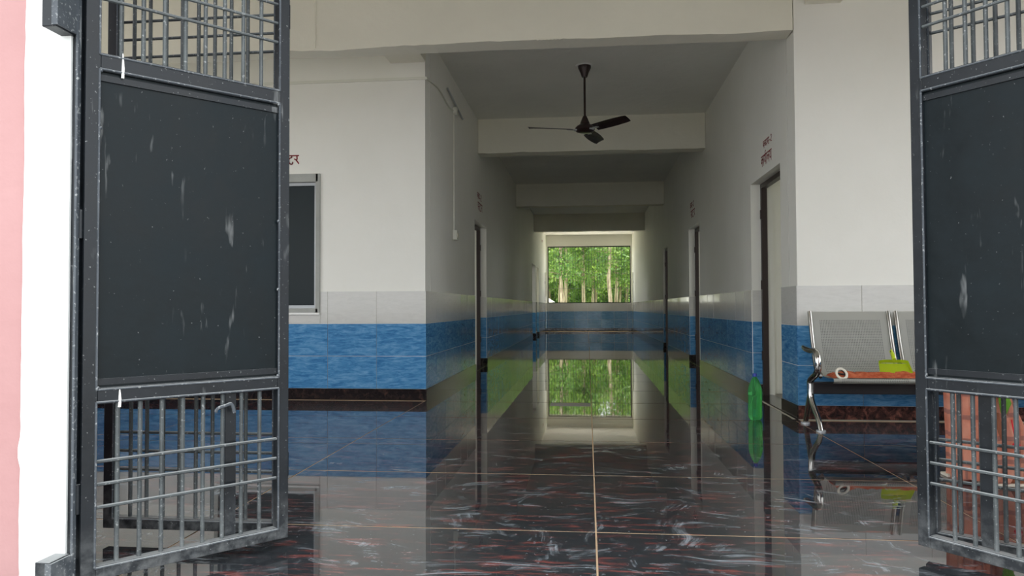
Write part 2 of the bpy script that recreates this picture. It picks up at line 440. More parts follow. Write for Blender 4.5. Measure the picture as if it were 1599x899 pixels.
tiles(wfr, 'X', YR, 1, XR, XMAX, XR+.005, [])
wb = wall('wall_back', 'X', YF, 1, XL, XR, CEIL, [(-1.476, 1.582, 1.03, 3.145)], 'plaster', 'far end wall with the barred opening')
tiles(wb, 'X', YF, 1, XL, XR, -1.45, [(-1.476, 1.582, 1.03, 3.145)])
wll = wall('wall_lobby_left', 'Y', XMIN, -1, YG+.25, YL, CEIL, [(3.0, 6.0, .9, 2.9)], 'plaster', 'left side wall of the hall behind the folded gate')  # wide hole in this wall is added out of view to light the hall
tiles(wll, 'Y', XMIN, -1, YG+.25, YL, YL, [(3.0, 6.0, .9, 2.9)])
wlr = wall('wall_lobby_right', 'Y', XMAX, 1, YG+.25, YR, CEIL, [(2.9, 5.4, .9, 2.9)], 'plaster', 'right side wall of the hall behind the gate')  # unseen hole added on this side too, for more light in the hall
tiles(wlr, 'Y', XMAX, 1, YG+.25, YR, YR, [(2.9, 5.4, .9, 2.9)])
baseboard('baseboard_left', 'Y', XL, -1, YL, YF, HL, 'base_black')
baseboard('baseboard_right', 'Y', XR, 1, YR, YF, HR, 'base_black')
baseboard('baseboard_front_left', 'X', YL, 1, XMIN, XL, [], 'base_black')
baseboard('baseboard_front_right', 'X', YR, 1, XR, XMAX, [], 'base_red')
baseboard('baseboard_back', 'X', YF, 1, XL, XR, [], 'base_black')

# front (gate) wall: white pillar band, pink wall beyond it, unseen openings added to let light into the hall
fh = [(-4.9, -2.15, .8, 2.7)]
we = wall('wall_entrance_left', 'X', YG, 1, XMIN-.3, -1.735, CEIL, fh, 'pink', 'pink outer wall at the left edge', -.6, .25)
fh = [(2.2, 4.4, .8, 2.7)]
wall('wall_entrance_right', 'X', YG, 1, 1.80, XMAX+.3, CEIL, fh, 'pink', 'pink outer wall right of the gateway', -.6, .25)
def ragged(name, x0, x1, label, ragside):
    bm = bmesh.new(); n = 130; P = []
    for i in range(n+1):
        z = -.6+(CEIL+.6)*i/n
        rg = .004*noise.noise(Vector((z*5, x0, 0)))+.003*noise.noise(Vector((z*31, x0, 3)))
        if abs(z-.44) < .045: rg += .012*(1-abs(z-.44)/.045)
        xa = x0-rg if ragside < 0 else x0; xb = x1+rg if ragside > 0 else x1
        P.append([bm.verts.new(v) for v in ((xa, YG-.004, z), (xb, YG-.004, z), (xb, YG+.11, z), (xa, YG+.11, z))])
    for A, B in zip(P, P[1:]):
        for k in range(4): bm.faces.new((A[k], A[(k+1) % 4], B[(k+1) % 4], B[k]))
    bm.faces.new(P[0]); bm.faces.new(list(reversed(P[-1])))
    return struct(obj(name, bm, 'pillar'), label, 'pillar')
ragged('pillar', -1.745, -1.592, 'white painted gate pillar beside the pink wall on the left', -1)
ragged('pillar', 1.655, 1.81, 'white painted gate pillar right of the gateway', 1)
struct(box('trim_1', -1.592, 1.655, YG, YG+.25, 2.8, CEIL, 'pillar'), 'white lintel above the gateway', 'lintel')  # out of view; underside set low to dim the upper hall walls
struct(box('plinth', XMIN-.3, XMAX+.3, 1.76, 2.6, -.6, -.152, 'concrete'), 'concrete plinth under the threshold', 'plinth')
struct(box('step', -2.4, 2.4, 1.2, 1.76, -.6, -.3, 'concrete'), 'wide concrete step below the threshold', 'step')
bm = bmesh.new(); bx(bm, -60, 60, -40, YF+.3, -.75, -.6); struct(obj('ground', bm, 'earth'), 'bare grey ground in front of the building', 'ground')
struct(box('bounce_yard', -14, 14, YF+.31, 37, -.6, -.33, 'pale_concrete'), 'pale concrete yard added unseen beyond the far opening to bounce light in', 'ground')  # hidden pale ground added to brighten the last bay of the corridor
bm = bmesh.new(); bx(bm, -90, 90, YF+.31, 160, -.75, -.35); struct(obj('meadow', bm, 'grass'), 'grassy ground under the trees beyond the corridor', 'ground')

# rooms beside the corridor
rm = bmesh.new()
bx(rm, XR+TH, 4.9, 7.72, 7.9, 0, CEIL); bx(rm, 4.7, 4.9, 6.2, 6.5, 0, CEIL); bx(rm, 4.7, 4.9, 6.5, 7.72, 0, .9); bx(rm, 4.7, 4.9, 6.5, 7.72, 2.3, CEIL)
struct(obj('wall_room', rm, 'plaster'), 'white inner wall seen through the open office doorway', 'wall')
struct(box('room_floor', XR, 4.9, 6.2, 7.9, -.15, -.001, 'concrete'), 'grey floor of the office behind the open doorway', 'floor')
def outer(name, X, d, y0, wins, label):
    wall(name, 'Y', X, d, y0, YF+.3, CEIL, wins, 'plaster', label, -.3, .25)
WR = [(8.6, 11.6, .9, 2.5), (12.9, 15.6, .9, 2.5), (17.0, 20.5, .9, 2.5), (22.0, 26.0, .9, 2.5)]  # unseen windows added so these rooms light the corridor through open doorways
WL = [(8.0, 10.9, .9, 2.5), (12.6, 15.6, .9, 2.5), (17.0, 21.6, .9, 2.5), (22.6, 26.4, .9, 2.5)]  # same on the left: added windows that feed light to the corridor
outer('wall_outer_right', XMAX, 1, 7.9, WR, 'outer wall of the right-hand rooms')
outer('wall_outer_left', XMIN, -1, YL+.22, WL, 'outer wall of the left-hand rooms')
for i, (x0, x1, y) in enumerate(((XR+TH, XMAX, 12.3), (XR+TH, XMAX, 16.4), (XR+TH, XMAX, 21.3), (XMIN, XL-TH, 11.4), (XMIN, XL-TH, 16.2), (XMIN, XL-TH, 22.15))):
    struct(box('wall_partition', x0, x1, y, y+.14, 0, CEIL, 'plaster'), 'white partition wall inside the side rooms', 'wall')
struct(box('room_floor', XR+TH, XMAX, 7.9, YF, -.15, .001, 'concrete'), 'grey floor of the right-hand rooms', 'floor')
struct(box('room_floor', XMIN, XL-TH, YL+.22, YF, -.15, .001, 'concrete'), 'grey floor of the left-hand rooms', 'floor')
struct(box('sunblocker', -2.2, 2.3, YF+.22, YF+.95, 3.2, 3.3, 'concrete'), 'concrete sunshade above the far barred opening', 'sunblocker')  # unseen slab added to keep direct sun off the corridor floor

# doorways
def doorway(n, side, y0, y1, zt, leaf, label, fd=.10):
    cap = wr if side > 0 else wl
    X = XR if side > 0 else XL; s = side
    root = bpy.data.objects.new('door_%d' % n, None); C.objects.link(root); struct(root, label, 'door')
    root.location = (X, (y0+y1)/2, 0)
    iv = lambda x: sorted((s*x, s*(x+.055)))
    hw = (y1-y0)/2
    bm = bmesh.new(); a_, b = iv(fd)
    bx(bm, a_, b, hw-.045, hw, 0, zt); bx(bm, a_, b, -hw, -hw+.045, 0, zt); bx(bm, a_, b, -hw+.045, hw-.045, zt-.045, zt)
    obj('door_frame', bm, 'door_frame', root)
    for k in (.35, 1.05, 1.75):
        a2, b2 = sorted((s*(fd-.012), s*(fd+.01)))
        box('hinge', a2, b2, hw-.05, hw-.03, k, k+.09, 'door_frame', root)
    if leaf:
        a_, b = sorted((s*(fd+.02), s*(fd+.055)))
        lf = box('door_leaf', a_, b, -hw+.047, hw-.047, .012, zt-.047, 'door_leaf', root)
        a_, b = sorted((s*(fd-.03), s*(fd+.02)))
        box('handle', a_, b, -hw+.1, -hw+.115, .98, 1.1, 'chrome', lf)
    # tiled reveals
    par = wr if side > 0 else wl
    for yy, dd in ((y1, 1), (y0, -1)):
        for r, kd in enumerate(('tile_blue', 'tile_blue', 'tile_white')):
            z0, z1 = BASE+r*ROW, BASE+(r+1)*ROW
            a_, b = sorted((X+s*.009, X+s*fd))
            tile_piece('X', yy-dd*.0074, dd, a_, b, z0, z1, kd, par)
        y2, y3 = sorted((yy, yy-dd*.012)); box('reveal_base', a_, b, y2, y3, 0, BASE, 'base_black', par)
    box('threshold', min(0, s*.2), max(0, s*.2), -hw, hw, -.02, .004, 'base_black', root)
doorway(1, 1, *HR[0][:2], 2.10, False, 'open office doorway with dark frame on the right, lettering above')
doorway(2, 1, *HR[1][:2], 2.13, False, 'second doorway on the right of the corridor with dark frame')
doorway(3, 1, *HR[2][:2], 2.13, False, 'third doorway on the right of the corridor', .05)
doorway(4, 1, *HR[3][:2], 2.13, True, 'narrow door at the far right end of the corridor', .03)
doorway(5, -1, *HL[0][:2], 2.10, False, 'nearest doorway on the left of the corridor')
doorway(6, -1, *HL[1][:2], 2.12, False, 'doorway far down the left side of the corridor', .2)
doorway(7, -1, *HL[2][:2], 2.12, False, 'doorway just past the far left one', .2)
doorway(8, -1, *HL[3][:2], 2.16, True, 'narrow door at the far left end of the corridor', .03)

# counter window
wn = bpy.data.objects.new('window_1', None); C.objects.link(wn); struct(wn, 'dark counter window with rough grey surround in the left wall', 'window')
wn.location = (-3.1, YL, .86)
bm = bmesh.new()
for (x0, x1, z0, z1) in ((-.52, .5, -.022, .02), (-.52, .5, 1.25, 1.33), (.475, .52, -.022, 1.33), (-.54, -.5, -.022, 1.33)):
    bx(bm, x0, x1, -.012, .05, z0, z1, .003)
obj('surround', bm, 'grey_frame', wn)
bm = bmesh.new()
for (x0, x1, z0, z1) in ((-.5, .475, .02, .05), (-.5, .475, 1.22, 1.25), (.45, .475, .05, 1.22), (-.5, -.475, .05, 1.22)):
    bx(bm, x0, x1, .03, .07, z0, z1)
obj('window_frame', bm, 'alu', wn)
box('pane', -.475, .45, .05, .056, .05, 1.22, 'dark_glass', wn)
bx_ = box('window_sill', -.53, .52, -.02, .03, -.04, -.022, 'whitewash', wn)

# barred opening at the far end
wg = bpy.data.objects.new('window_2', None); C.objects.link(wg); struct(wg, 'large barred opening onto the trees at the corridor end', 'window')
wg.location = (.053, YF+.08, 1.03)
bm = bmesh.new()
for (x0, x1, z0, z1) in ((-1.53, 1.53, 0, .03), (-1.53, 1.53, 2.075, 2.115), (-1.53, -1.495, .03, 2.08), (1.495, 1.53, .03, 2.08)):
    bx(bm, x0, x1, -.02, .02, z0, z1)
obj('grille_frame', bm, 'black_steel', wg)
bmv = bmesh.new(); tube(bmv, [(0, 0, .03), (0, 0, 2.08)], .005, 6); me = tomesh(bmv, 'bar')
me.materials.append(M['gate_frame'])
for k in range(29): link_obj('bar', me, None, wg, (-1.4+k*.1, 0, 0))
bmv = bmesh.new(); tube(bmv, [(-1.5, 0, 0), (1.5, 0, 0)], .0045, 6); me = tomesh(bmv, 'crossbar'); me.materials.append(M['gate_bar'])
for z in (.55, 1.08, 1.6): link_obj('crossbar', me, None, wg, (0, -.006, z))

# ------------------------------------------------------------------ painted lettering (strokes)
G = {
 'ka': (.85, [[(.45, 1), (.45, 0)], [(.45, .55), (.28, .74), (.08, .55), (.22, .34), (.45, .55)], [(.45, .58), (.68, .72), (.8, .52), (.68, .28)]]),
 'aa': (.3, [[(.15, 1), (.15, 0)]]),
 'u': (.7, [[(.45, 1), (.42, .84), (.2, .74), (.45, .62), (.55, .36), (.35, .1), (.08, .22)]]),
 'nh': (.5, [[(.08, 1), (.08, .58), (.22, .4), (.38, .5)], [(.4, 1), (.4, .5), (.3, .38)]]),
 'tta': (.65, [[(.42, 1), (.42, .8), (.2, .72), (.1, .45), (.2, .15), (.38, .05), (.55, .14), (.52, .3)]]),
 'ra': (.6, [[(.38, 1), (.4, .62), (.3, .48)], [(.08, .64), (.3, .5), (.6, .1)]]),
 'ya': (.75, [[(.6, 1), (.6, 0)], [(.06, .9), (.24, .92), (.26, .66), (.1, .5), (.3, .28), (.6, .46)]]),
 'la': (.8, [[(.65, 1), (.65, 0)], [(.06, .35), (.06, .62), (.24, .74), (.34, .55), (.34, .3)], [(.34, .55), (.48, .72), (.65, .62)]]),
 'ksha': (.8, [[(.65, 1), (.65, 0)], [(.1, .9), (.3, .95), (.3, .72), (.1, .66), (.32, .52), (.1, .4), (.22, .22), (.5, .38), (.65, .5)]]),
 'sa': (.75, [[(.6, 1), (.6, 0)], [(.14, 1), (.3, .8), (.1, .6), (.4, .12)], [(.2, .5), (.6, .5)]]),
 'dash': (.45, [[(.08, .45), (.38, .45)]]),
 '2': (.6, [[(.1, .95), (.3, 1.08), (.48, .85), (.3, .5), (.1, .2), (.5, .12)]]),
}
def sign(name, word, parent, origin, sdir, h, wfac=1., extra=(), th=.07, headline=True):
    bm = bmesh.new(); x = 0; strokes = []
    hl = 0
    for g in word:
        wd, ss = G[g]
        for s in ss: strokes.append([((x+px), pz) for px, pz in smoothpts(s)])
        x += wd
        if g not in ('dash', '2'): hl = x
    if headline: strokes.append([(0, 1), (hl, 1)])
    for s in extra: strokes.append(s)
    o = Vector(origin); sd = Vector(sdir); nn = sd.cross(Vector((0, 0, 1)))
    for s in strokes:
        for (a_, b) in zip(s, s[1:]):
            A = Vector((a_[0]*wfac, 0, a_[1])); B = Vector((b[0]*wfac, 0, b[1])); t = (B-A)
            if t.length < 1e-6: continue
            t.normalize(); pz = Vector((-t.z, 0, t.x))*th*.5; A = A-t*.02; B = B+t*.02
            vs = []
            for q_ in (A+pz, A-pz, B-pz, B+pz):
                vs.append(o+sd*(q_.x*h)+Vector((0, 0, 1))*(q_.z*h))
            lowv = [bm.verts.new(v) for v in vs]; hiv = [bm.verts.new(v+nn*.0012) for v in vs]
            bm.faces.new(hiv)
            for k in range(4): bm.faces.new((lowv[k], lowv[(k+1) % 4], hiv[(k+1) % 4], hiv[k]))
    return obj(name, bm, 'red_paint', parent)
def smoothpts(s):
    if len(s) < 4: return s
    return [(v.x, v.z) for v in smoothpath([(a_, 0, b) for a_, b in s], 3)]
# counter word on the left wall: reads left to right along +X, ends at X = -2.80
cw = ['ka', 'aa', 'u', 'nh', 'tta', 'ra']; wsum = sum(G[g][0] for g in cw)
sign('painted_lettering', cw, wfl, (-2.80-wsum*.088, YL+.005, 2.285), (1, 0, 0), .088, th=.14)
ow = ['ka', 'aa', 'ya', 'aa', 'la', 'ya']; osum = sum(G[g][0] for g in ow)
reph = [(1.55, 1.04), (1.45, 1.22), (1.62, 1.34), (1.75, 1.28)]
sign('painted_lettering', ow, wr, (XR+.005, 7.13, 2.185), (0, -1, 0), .095, .40/(.095*osum), (reph,), th=.1)
kw = ['ka', 'ksha', 'sa', 'dash', '2']; ksum = sum(G[g][0] for g in kw)
sign('painted_lettering', kw, wr, (XR+.005, 7.05, 2.345), (0, -1, 0), .062, .34/(.062*ksum), th=.12)
for (par, X, Y, dr) in ((wr, XR+.005, 11.95, -1), (wl, XL-.005, 10.3, 1)):
    sign('painted_lettering', ['ka', 'ksha', 'dash', '2'], par, (X, Y, 2.42), (0, dr, 0), .09, 1.7, th=.13)
    sign('painted_lettering', ['sa', 'tta', 'ra'], par, (X, Y+.05*dr, 2.27), (0, dr, 0), .11, 2.0, th=.13)
sign('painted_lettering', ['ka', 'ksha', 'ra'], wl, (XL-.005, 25.1, 3.10), (0, 1, 0), .09, 2.2, th=.14)

# ------------------------------------------------------------------ conduits on the walls
t = thing('conduit', 'white plastic conduit with switch box on the left corridor wall', 'conduit', (XL, 8.41, 1.66))
box('vertical_casing', 0, .016, -.02, .02, .1, 1.46, 'pvc', t)
bm = bmesh.new(); tube(bm, [(.0, .0, 1.5), (.045, 0, 1.5)], .05, 18); obj('junction_box', bm, 'pvc', t, smooth=True)
sb = box('switch_box', 0, .05, -.06, .06, -.0, .11, 'pvc', t, .004)
box('switch', .05, .056, -.03, .03, .03, .08, 'white_band', sb)
bm = bmesh.new(); tube(bm, smoothpath([(.008, -1.45, 1.43), (.008, -.9, 1.5), (.008, -.3, 1.47), (.01, -.03, 1.5)]), .008, 8); obj('wire_casing', bm, 'pvc', t)
t2 = tag(box('conduit', -4.9, XL+.016, YL-.012, YL+.006, 3.075, 3.10, 'pvc'), 'white casing strip running along the top of the left wall', 'conduit')
bm = bmesh.new(); tube(bm, [(XL+.012, 7.99, 3.30), (XL+.02, 8.94, 3.2)], .012, 8)
tag(obj('fan_hook_rod', bm, 'white_metal'), 'short thin rod slanting across the wall by the junction box', 'rod')

# ------------------------------------------------------------------ ceiling fan
fan = thing('ceiling_fan', 'dark brown three-bladed ceiling fan hanging in the corridor mouth', 'fan', (-.018, 8.163, CEIL))
obj('canopy', lathe(bmesh.new(), [(.0, -.002), (.072, -.002), (.07, -.03), (.045, -.085), (.03, -.13), (.0, -.13)]), 'fan', fan, smooth=True)
obj('ceiling_rose', lathe(bmesh.new(), [(0, 0), (.1, 0), (.095, -.006), (0, -.006)]), 'whitewash', fan)
obj('downrod', lathe(bmesh.new(), [(0, -.12), (.012, -.12), (.012, -.6), (0, -.6)], 12), 'fan', fan, smooth=True)
obj('lower_canopy', lathe(bmesh.new(), [(0, -.56), (.018, -.56), (.03, -.585), (.052, -.64), (.058, -.665), (0, -.665)]), 'fan', fan, smooth=True)
obj('motor', lathe(bmesh.new(), [(0, -.655), (.06, -.655), (.09, -.675), (.108, -.695), (.11, -.715), (.095, -.735), (.06, -.748), (0, -.75)], 32), 'fan', fan, smooth=True)
def blade(ang):
    bm = bmesh.new(); n = 10; T, B = [], []
    for i in range(n+1):
        r = .15+.49*i/n
        wd = .058+.014*math.sin(PI*min(1, i/n*1.1)); 
        if i == n: wd *= .75
        for lst, dz in ((T, .0025), (B, 0)):
            row = []
            for k in range(5):
                v = (k/4-.5)*2; row.append(bm.verts.new((r, v*wd, -.712-v*.020-.006*v*v+dz+.0*r)))
            lst.append(row)
    for i in range(n):
        for k in range(4):
            bm.faces.new((T[i][k], T[i+1][k], T[i+1][k+1], T[i][k+1])); bm.faces.new((B[i][k], B[i][k+1], B[i+1][k+1], B[i+1][k]))
        bm.faces.new((T[i][0], B[i][0], B[i+1][0], T[i+1][0])); bm.faces.new((T[i][4], T[i+1][4], B[i+1][4], B[i][4]))
    for R_ in (0, n):
        for k in range(4): bm.faces.new((T[R_][k], T[R_][k+1], B[R_][k+1], B[R_][k]))
    o = obj('blade', bm, 'fan_blade', fan, smooth=True); o.rotation_euler = (0, 0, ang)
    bm = bmesh.new(); bx(bm, .085, .2, -.022, .022, -.722, -.716); bx(bm, .1, .115, -.03, .03, -.73, -.716)
    obj('blade_bracket', bm, 'white_metal', o)
for a_ in (-46, 74, 196): blade(math.radians(a_))

# ------------------------------------------------------------------ folding gate
def gate_leaf(origin, ang, wd, label, detail=1, flip=False, flat=None, name='gate_leaf', d0=.1, sp=.0665):
    """local +x from origin along the leaf; mirrored bar layout when flip."""
    t = thing(name, label, 'gate', (origin[0], origin[1], 0), ang, None)
    S, Y0, Y1 = .043, -.018, .018
    Z = [.04, .083, .583, .634, 1.632, 1.69, 2.185, 2.23]
    for x0, x1 in ((0, S), (wd-S, wd)):
        o = box('stile', x0, x1, Y0, Y1, Z[0], Z[7], 'gate_frame', t, .002)
    for z0, z1 in ((Z[0], Z[1]), (Z[2], Z[3]), (Z[4], Z[5]), (Z[6], Z[7])):
        box('rail', S, wd-S, Y0, Y1, z0, z1, 'gate_frame', t, .002)
    # raised angle edge (beads) around the sheet and inside each grille
    bm = bmesh.new()
    for sgn in (-1, 1):
        y = sgn*.0185
        for (z0, z1) in ((Z[1], Z[2]), (Z[3], Z[4]), (Z[5], Z[6])):
            for xx in (S-.004, wd-S+.004): tube(bm, [(xx, y, z0-.006), (xx, y, z1+.006)], .0035, 6)
            for zz in (z0-.006, z1+.006): tube(bm, [(S-.004, y, zz), (wd-S+.004, y, zz)], .0035, 6)
    for p_ in ((S, .634), (wd-S, .634), (S, 1.632), (wd-S, 1.632), (S, 1.45), (wd-S, 1.2), (wd-S, .95)):
        bmesh.ops.create_icosphere(bm, subdivisions=1, radius=.006, matrix=Matrix.Translation((p_[0], -.018, p_[1])))
    obj('edge_bead', bm, 'gate_bead', t, smooth=True)
    box('sheet_panel', S-.002, wd-S+.002, -.006, .0, Z[3]-.002, Z[4]+.002, 'gate_panel', t)
    for zz in (.652, 1.612): box('sheet_lip', S, wd-S, -.012, -.006, zz-.010, zz+.010, 'gate_frame', t)
    for (z0, z1) in ((Z[1], Z[2]), (Z[5], Z[6])):
        bm = bmesh.new(); tube(bm, [(0, 0, z0-.003), (0, 0, z1+.003)], .0074, 8); me = tomesh(bm, 'bar', True); me.materials.append(M['gate_bar'])
        for k in range(1, 9):
            x = wd-d0-sp*(k-1)
            link_obj('bar', me, None, t, (x, 0, 0))
        mid = (z0+z1)/2
        bm = bmesh.new(); tube(bm, [(S, 0, 0), (wd-S, 0, 0)], .0058, 6); me = tomesh(bm, 'crossbar', True); me.materials.append(M['gate_bar'])
        for dz in (-.071, 0, .071): link_obj('crossbar', me, None, t, (0, -.0075, mid+dz))
    if flat is not None:
        box('bolt_bar', flat-.019, flat+.019, .012, .018, .085, .6, 'gate_frame', t)
        bm = bmesh.new(); xl = flat-.03
        tube(bm, smoothpath([(flat+.004, -.012, .515), (flat-.006, -.012, .545), (flat-.03, -.014, .542), (flat-.055, -.014, .535), (flat-.062, -.014, .522)]), .006, 8, .6)
        obj('latch_hook', bm, 'gate_bead', t, smooth=True)
    for z in (.25, 1.1, 1.95):
        bm = bmesh.new(); tube(bm, [(-.006, .0, z), (-.006, .0, z+.09)], .009, 10); obj('hinge', bm, 'gate_frame', t, smooth=True)
    return t
gl = gate_leaf((-1.564, 2.150), .8423, .675, 'near left gate leaf, black sheet panel hinged at the white pillar', flat=.472, d0=.103, sp=.0668)
for z0, z1 in ((1.62, 1.70), (.57, .63)):
    bm = bmesh.new(); tube(bm, [(.105, -.0185, z0), (.106, -.0195, z0+.4*(z1-z0)), (.105, -.0185, z1)], [.0045, .0045, .0015], 6); obj('paint_drip', bm, 'whitewash', gl, smooth=True)
gate_leaf((-1.14, 2.700), PI-.01, .72, 'left gate leaf folded back behind the near one, seen through its bars')
# right: near leaf runs from its pillar hinge to the joint
th = -.9227; wr_ = .70; J = (1.165, 2.767)
hx, hy = J[0]+wr_*math.cos(th), J[1]+wr_*math.sin(th)
gate_leaf((hx, hy), th+PI, wr_, 'near right gate leaf with black sheet panel, cut by the picture edge', flat=None, d0=.118, sp=.0655)
t = [o for o in C.objects if o.name.startswith('gate_leaf')][-1]
for o in list(t.children):
    pass
gate_leaf((1.205, 2.815), -.66, .675, 'right gate leaf folded back behind the near one')
# flat bolt bar of the right leaf, joint side (parent = near right leaf)
for o in C.objects:
    if o.get('label', '').startswith('near right gate leaf'):
        box('bolt_bar', wr_-.217-.020, wr_-.217+.020, -.020, -.013, .085, .6, 'gate_frame', o)
        pp = o.children
# mirror side: beads and lips must face the camera, which sees the +y side of the right leaves
for o in list(C.objects):
    if o.parent and o.parent.get('label', '').startswith(('near right', 'right gate')) and o.name.split('.')[0] in ('crossbar', 'sheet_lip', 'bolt_bar', 'sheet_panel'):
        if o.name.split('.')[0] == 'crossbar': o.location.y = -o.location.y
        elif o.name.split('.')[0] == 'bolt_bar': o.location.y = 0
        else: o.scale.y = -1
# fixed posts at the pillars with their mounting lugs
for (x, s, lb) in ((-1.592, 1, 'black fixed gate post on the left white pillar'), (1.655, -1, 'black fixed gate post on the right pillar')):
    pt = thing('gate_post', lb, 'post', (x, YG, 0))
    a_, b = sorted((0, s*.02))
    box('post_angle', a_, b, .004, .05, .0, 3.2, 'gate_frame', pt, .001)
    a_, b = sorted((s*.016, s*.024)); box('post_edge', a_, b, -.004, .01, .0, 3.2, 'gate_bead', pt)
    for z0, z1 in ((1.73, 3.2), (-.1, .135)):
        a_, b = sorted((-s*.035, s*.012)); box('mounting_box', a_, b, -.085, .0, z0, z1, 'gate_frame', pt, .003)
        a_, b = sorted((-s*.002, s*.018)); box('mounting_rib', a_, b, -.087, .0, z0+.004, z1-.004, 'gate_bead', pt)

# ------------------------------------------------------------------ green bottle
bt = thing('plastic_bottle', 'tall green plastic bottle with blue cap standing on the floor by the open doorway', 'bottle', (1.289, 5.93, 0))
def lob(z, a_):
    return 1-.10*max(0, math.cos(5*a_))*max(0, 1-z/.05) if z < .05 else 1
pf = [(0, .004), (.030, .0), (.044, .006), (.052, .025), (.0545, .06), (.052, .072), (.0535, .08), (.0535, .185), (.052, .19), (.055, .2), (.053, .23), (.045, .27), (.030, .305), (.018, .325), (.0135, .333), (.0135, .342), (0, .342)]
obj('bottle_body', lathe(bmesh.new(), pf, 40, lob), 'bottle', bt, smooth=True)
obj('bottle_cap', lathe(bmesh.new(), [(0, .336), (.0155, .336), (.0155, .358), (.013, .361), (0, .361)], 20), 'cap', bt, smooth=True)

# ------------------------------------------------------------------ steel waiting bench
bench = thing('waiting_bench', 'three-seat perforated steel waiting bench with chrome arm against the blue tiled wall', 'bench', (1.62, 5.5, 0))
prof = smoothpath([(0, -.092, .336), (0, -.112, .352), (0, -.10, .373), (0, .0, .367), (0, .15, .372), (0, .235, .40), (0, .285, .48), (0, .335, .62), (0, .375, .76), (0, .40, .838)], 3)
def seatmesh():
    bm = bmesh.new(); n = 6; T, B = [], []
    for p_ in prof:
        T.append([bm.verts.new(((k/n-.5)*.555, p_.y, p_.z)) for k in range(n+1)])
    for i in range(len(T)-1):
        for k in range(n): bm.faces.new((T[i][k], T[i][k+1], T[i+1][k+1], T[i+1][k]))
    bmesh.ops.solidify(bm, geom=list(bm.faces), thickness=.005)
    return tomesh(bm, 'seat_shell', True)
sm_ = seatmesh(); sm_.materials.append(M['perforated'])
tm = bmesh.new(); tube(tm, [(0, p_.y+.002, p_.z) for p_ in prof if p_.y > .12], .024, 12, .7); tme = tomesh(tm, 'side_tube', True); tme.materials.append(M['chrome'])
for i in range(3):
    cx = .366+.628*i
    st_ = link_obj('seat_shell', sm_, None, bench, (cx, 0, 0))
    for dx_ in (-.287, .287): link_obj('side_tube', tme, None, st_, (dx_, 0, 0))
box('support_beam', .0, 2.0, .07, .13, .245, .33, 'black_steel', bench, .004)
def bleg(x, root):
    bm = bmesh.new()
    tube(bm, smoothpath([(x, .29, .572), (x, .22, .562), (x, .11, .556), (x, .03, .558), (x, -.02, .548), (x, -.05, .51), (x, -.055, .45), (x, -.02, .40), (x, .07, .365), (x, .13, .335), (x, .135, .29), (x, .125, .22)]), [.018, .020, .021, .022, .023]+[.024]*51, 12)
    obj('armrest', bm, 'chrome', root, smooth=True)
    for pth in ([(x, .125, .245), (x, .10, .19), (x, .03, .13), (x, -.055, .07), (x, -.10, .004)], [(x, .125, .245), (x, .17, .18), (x, .225, .09), (x, .275, .004)]):
        bm = bmesh.new(); pp_ = smoothpath(pth); tube(bm, pp_, [.023-.006*i/len(pp_) for i in range(len(pp_))], 12)
        lg = obj('leg', bm, 'chrome', root, smooth=True)
        e = Vector(pth[-1]); bm = bmesh.new(); tube(bm, [(e.x, e.y, .0), (e.x, e.y, .012)], .033, 16); obj('foot_pad', bm, 'white_metal', lg, smooth=True)
bleg(0, bench); bleg(1.99, bench)

# things on the bench
def rag():
    bm = bmesh.new(); nx, ny = 60, 12; V = {}
    for i in range(nx+1):
        for j in range(ny+1):
            x = 1.715+.66*i/nx; y = 5.42+.17*j/ny
            p_ = Vector((x*9, y*11, 0)); h = .020+.028*abs(noise.noise(p_))+.010*abs(noise.noise(p_*2.7))+.010*max(0, (x-1.98)*2)
            e = min(j, ny-j, 3)/3; ex = min(i, 3)/3
            V[i, j] = bm.verts.new((x, y+.02*noise.noise(Vector((x*7, j*.2, 3))), .376+h*min(e, ex)+.004*(j/ny)))
    for i in range(nx):
        for j in range(ny): bm.faces.new((V[i, j], V[i+1, j], V[i+1, j+1], V[i, j+1]))
    bmesh.ops.solidify(bm, geom=list(bm.faces), thickness=.003)
    return bm
tag(obj('cleaning_cloth', rag(), 'rag', smooth=True), 'crumpled orange cleaning cloth spread along the bench seat', 'cloth')
rl = thing('tape_roll', 'small white ring with dark core lying on the orange cloth', 'roll', (1.775, 5.43, .405)); rl.rotation_euler = (math.radians(62), math.radians(8), math.radians(10))
bm = bmesh.new(); tube(bm, [(.038*math.cos(2*PI*k/24), .038*math.sin(2*PI*k/24), 0) for k in range(24)], .006, 8, 1.6, True); obj('ring', bm, 'white_band', rl, smooth=True)
bm = bmesh.new(); tube(bm, [(.033*math.cos(2*PI*k/24), .033*math.sin(2*PI*k/24), -.008) for k in range(24)], .006, 8, 1, True); bx(bm, -.03, .03, -.004, .004, -.01, 0); obj('dark_core', bm, 'dark_inside', rl, smooth=True)

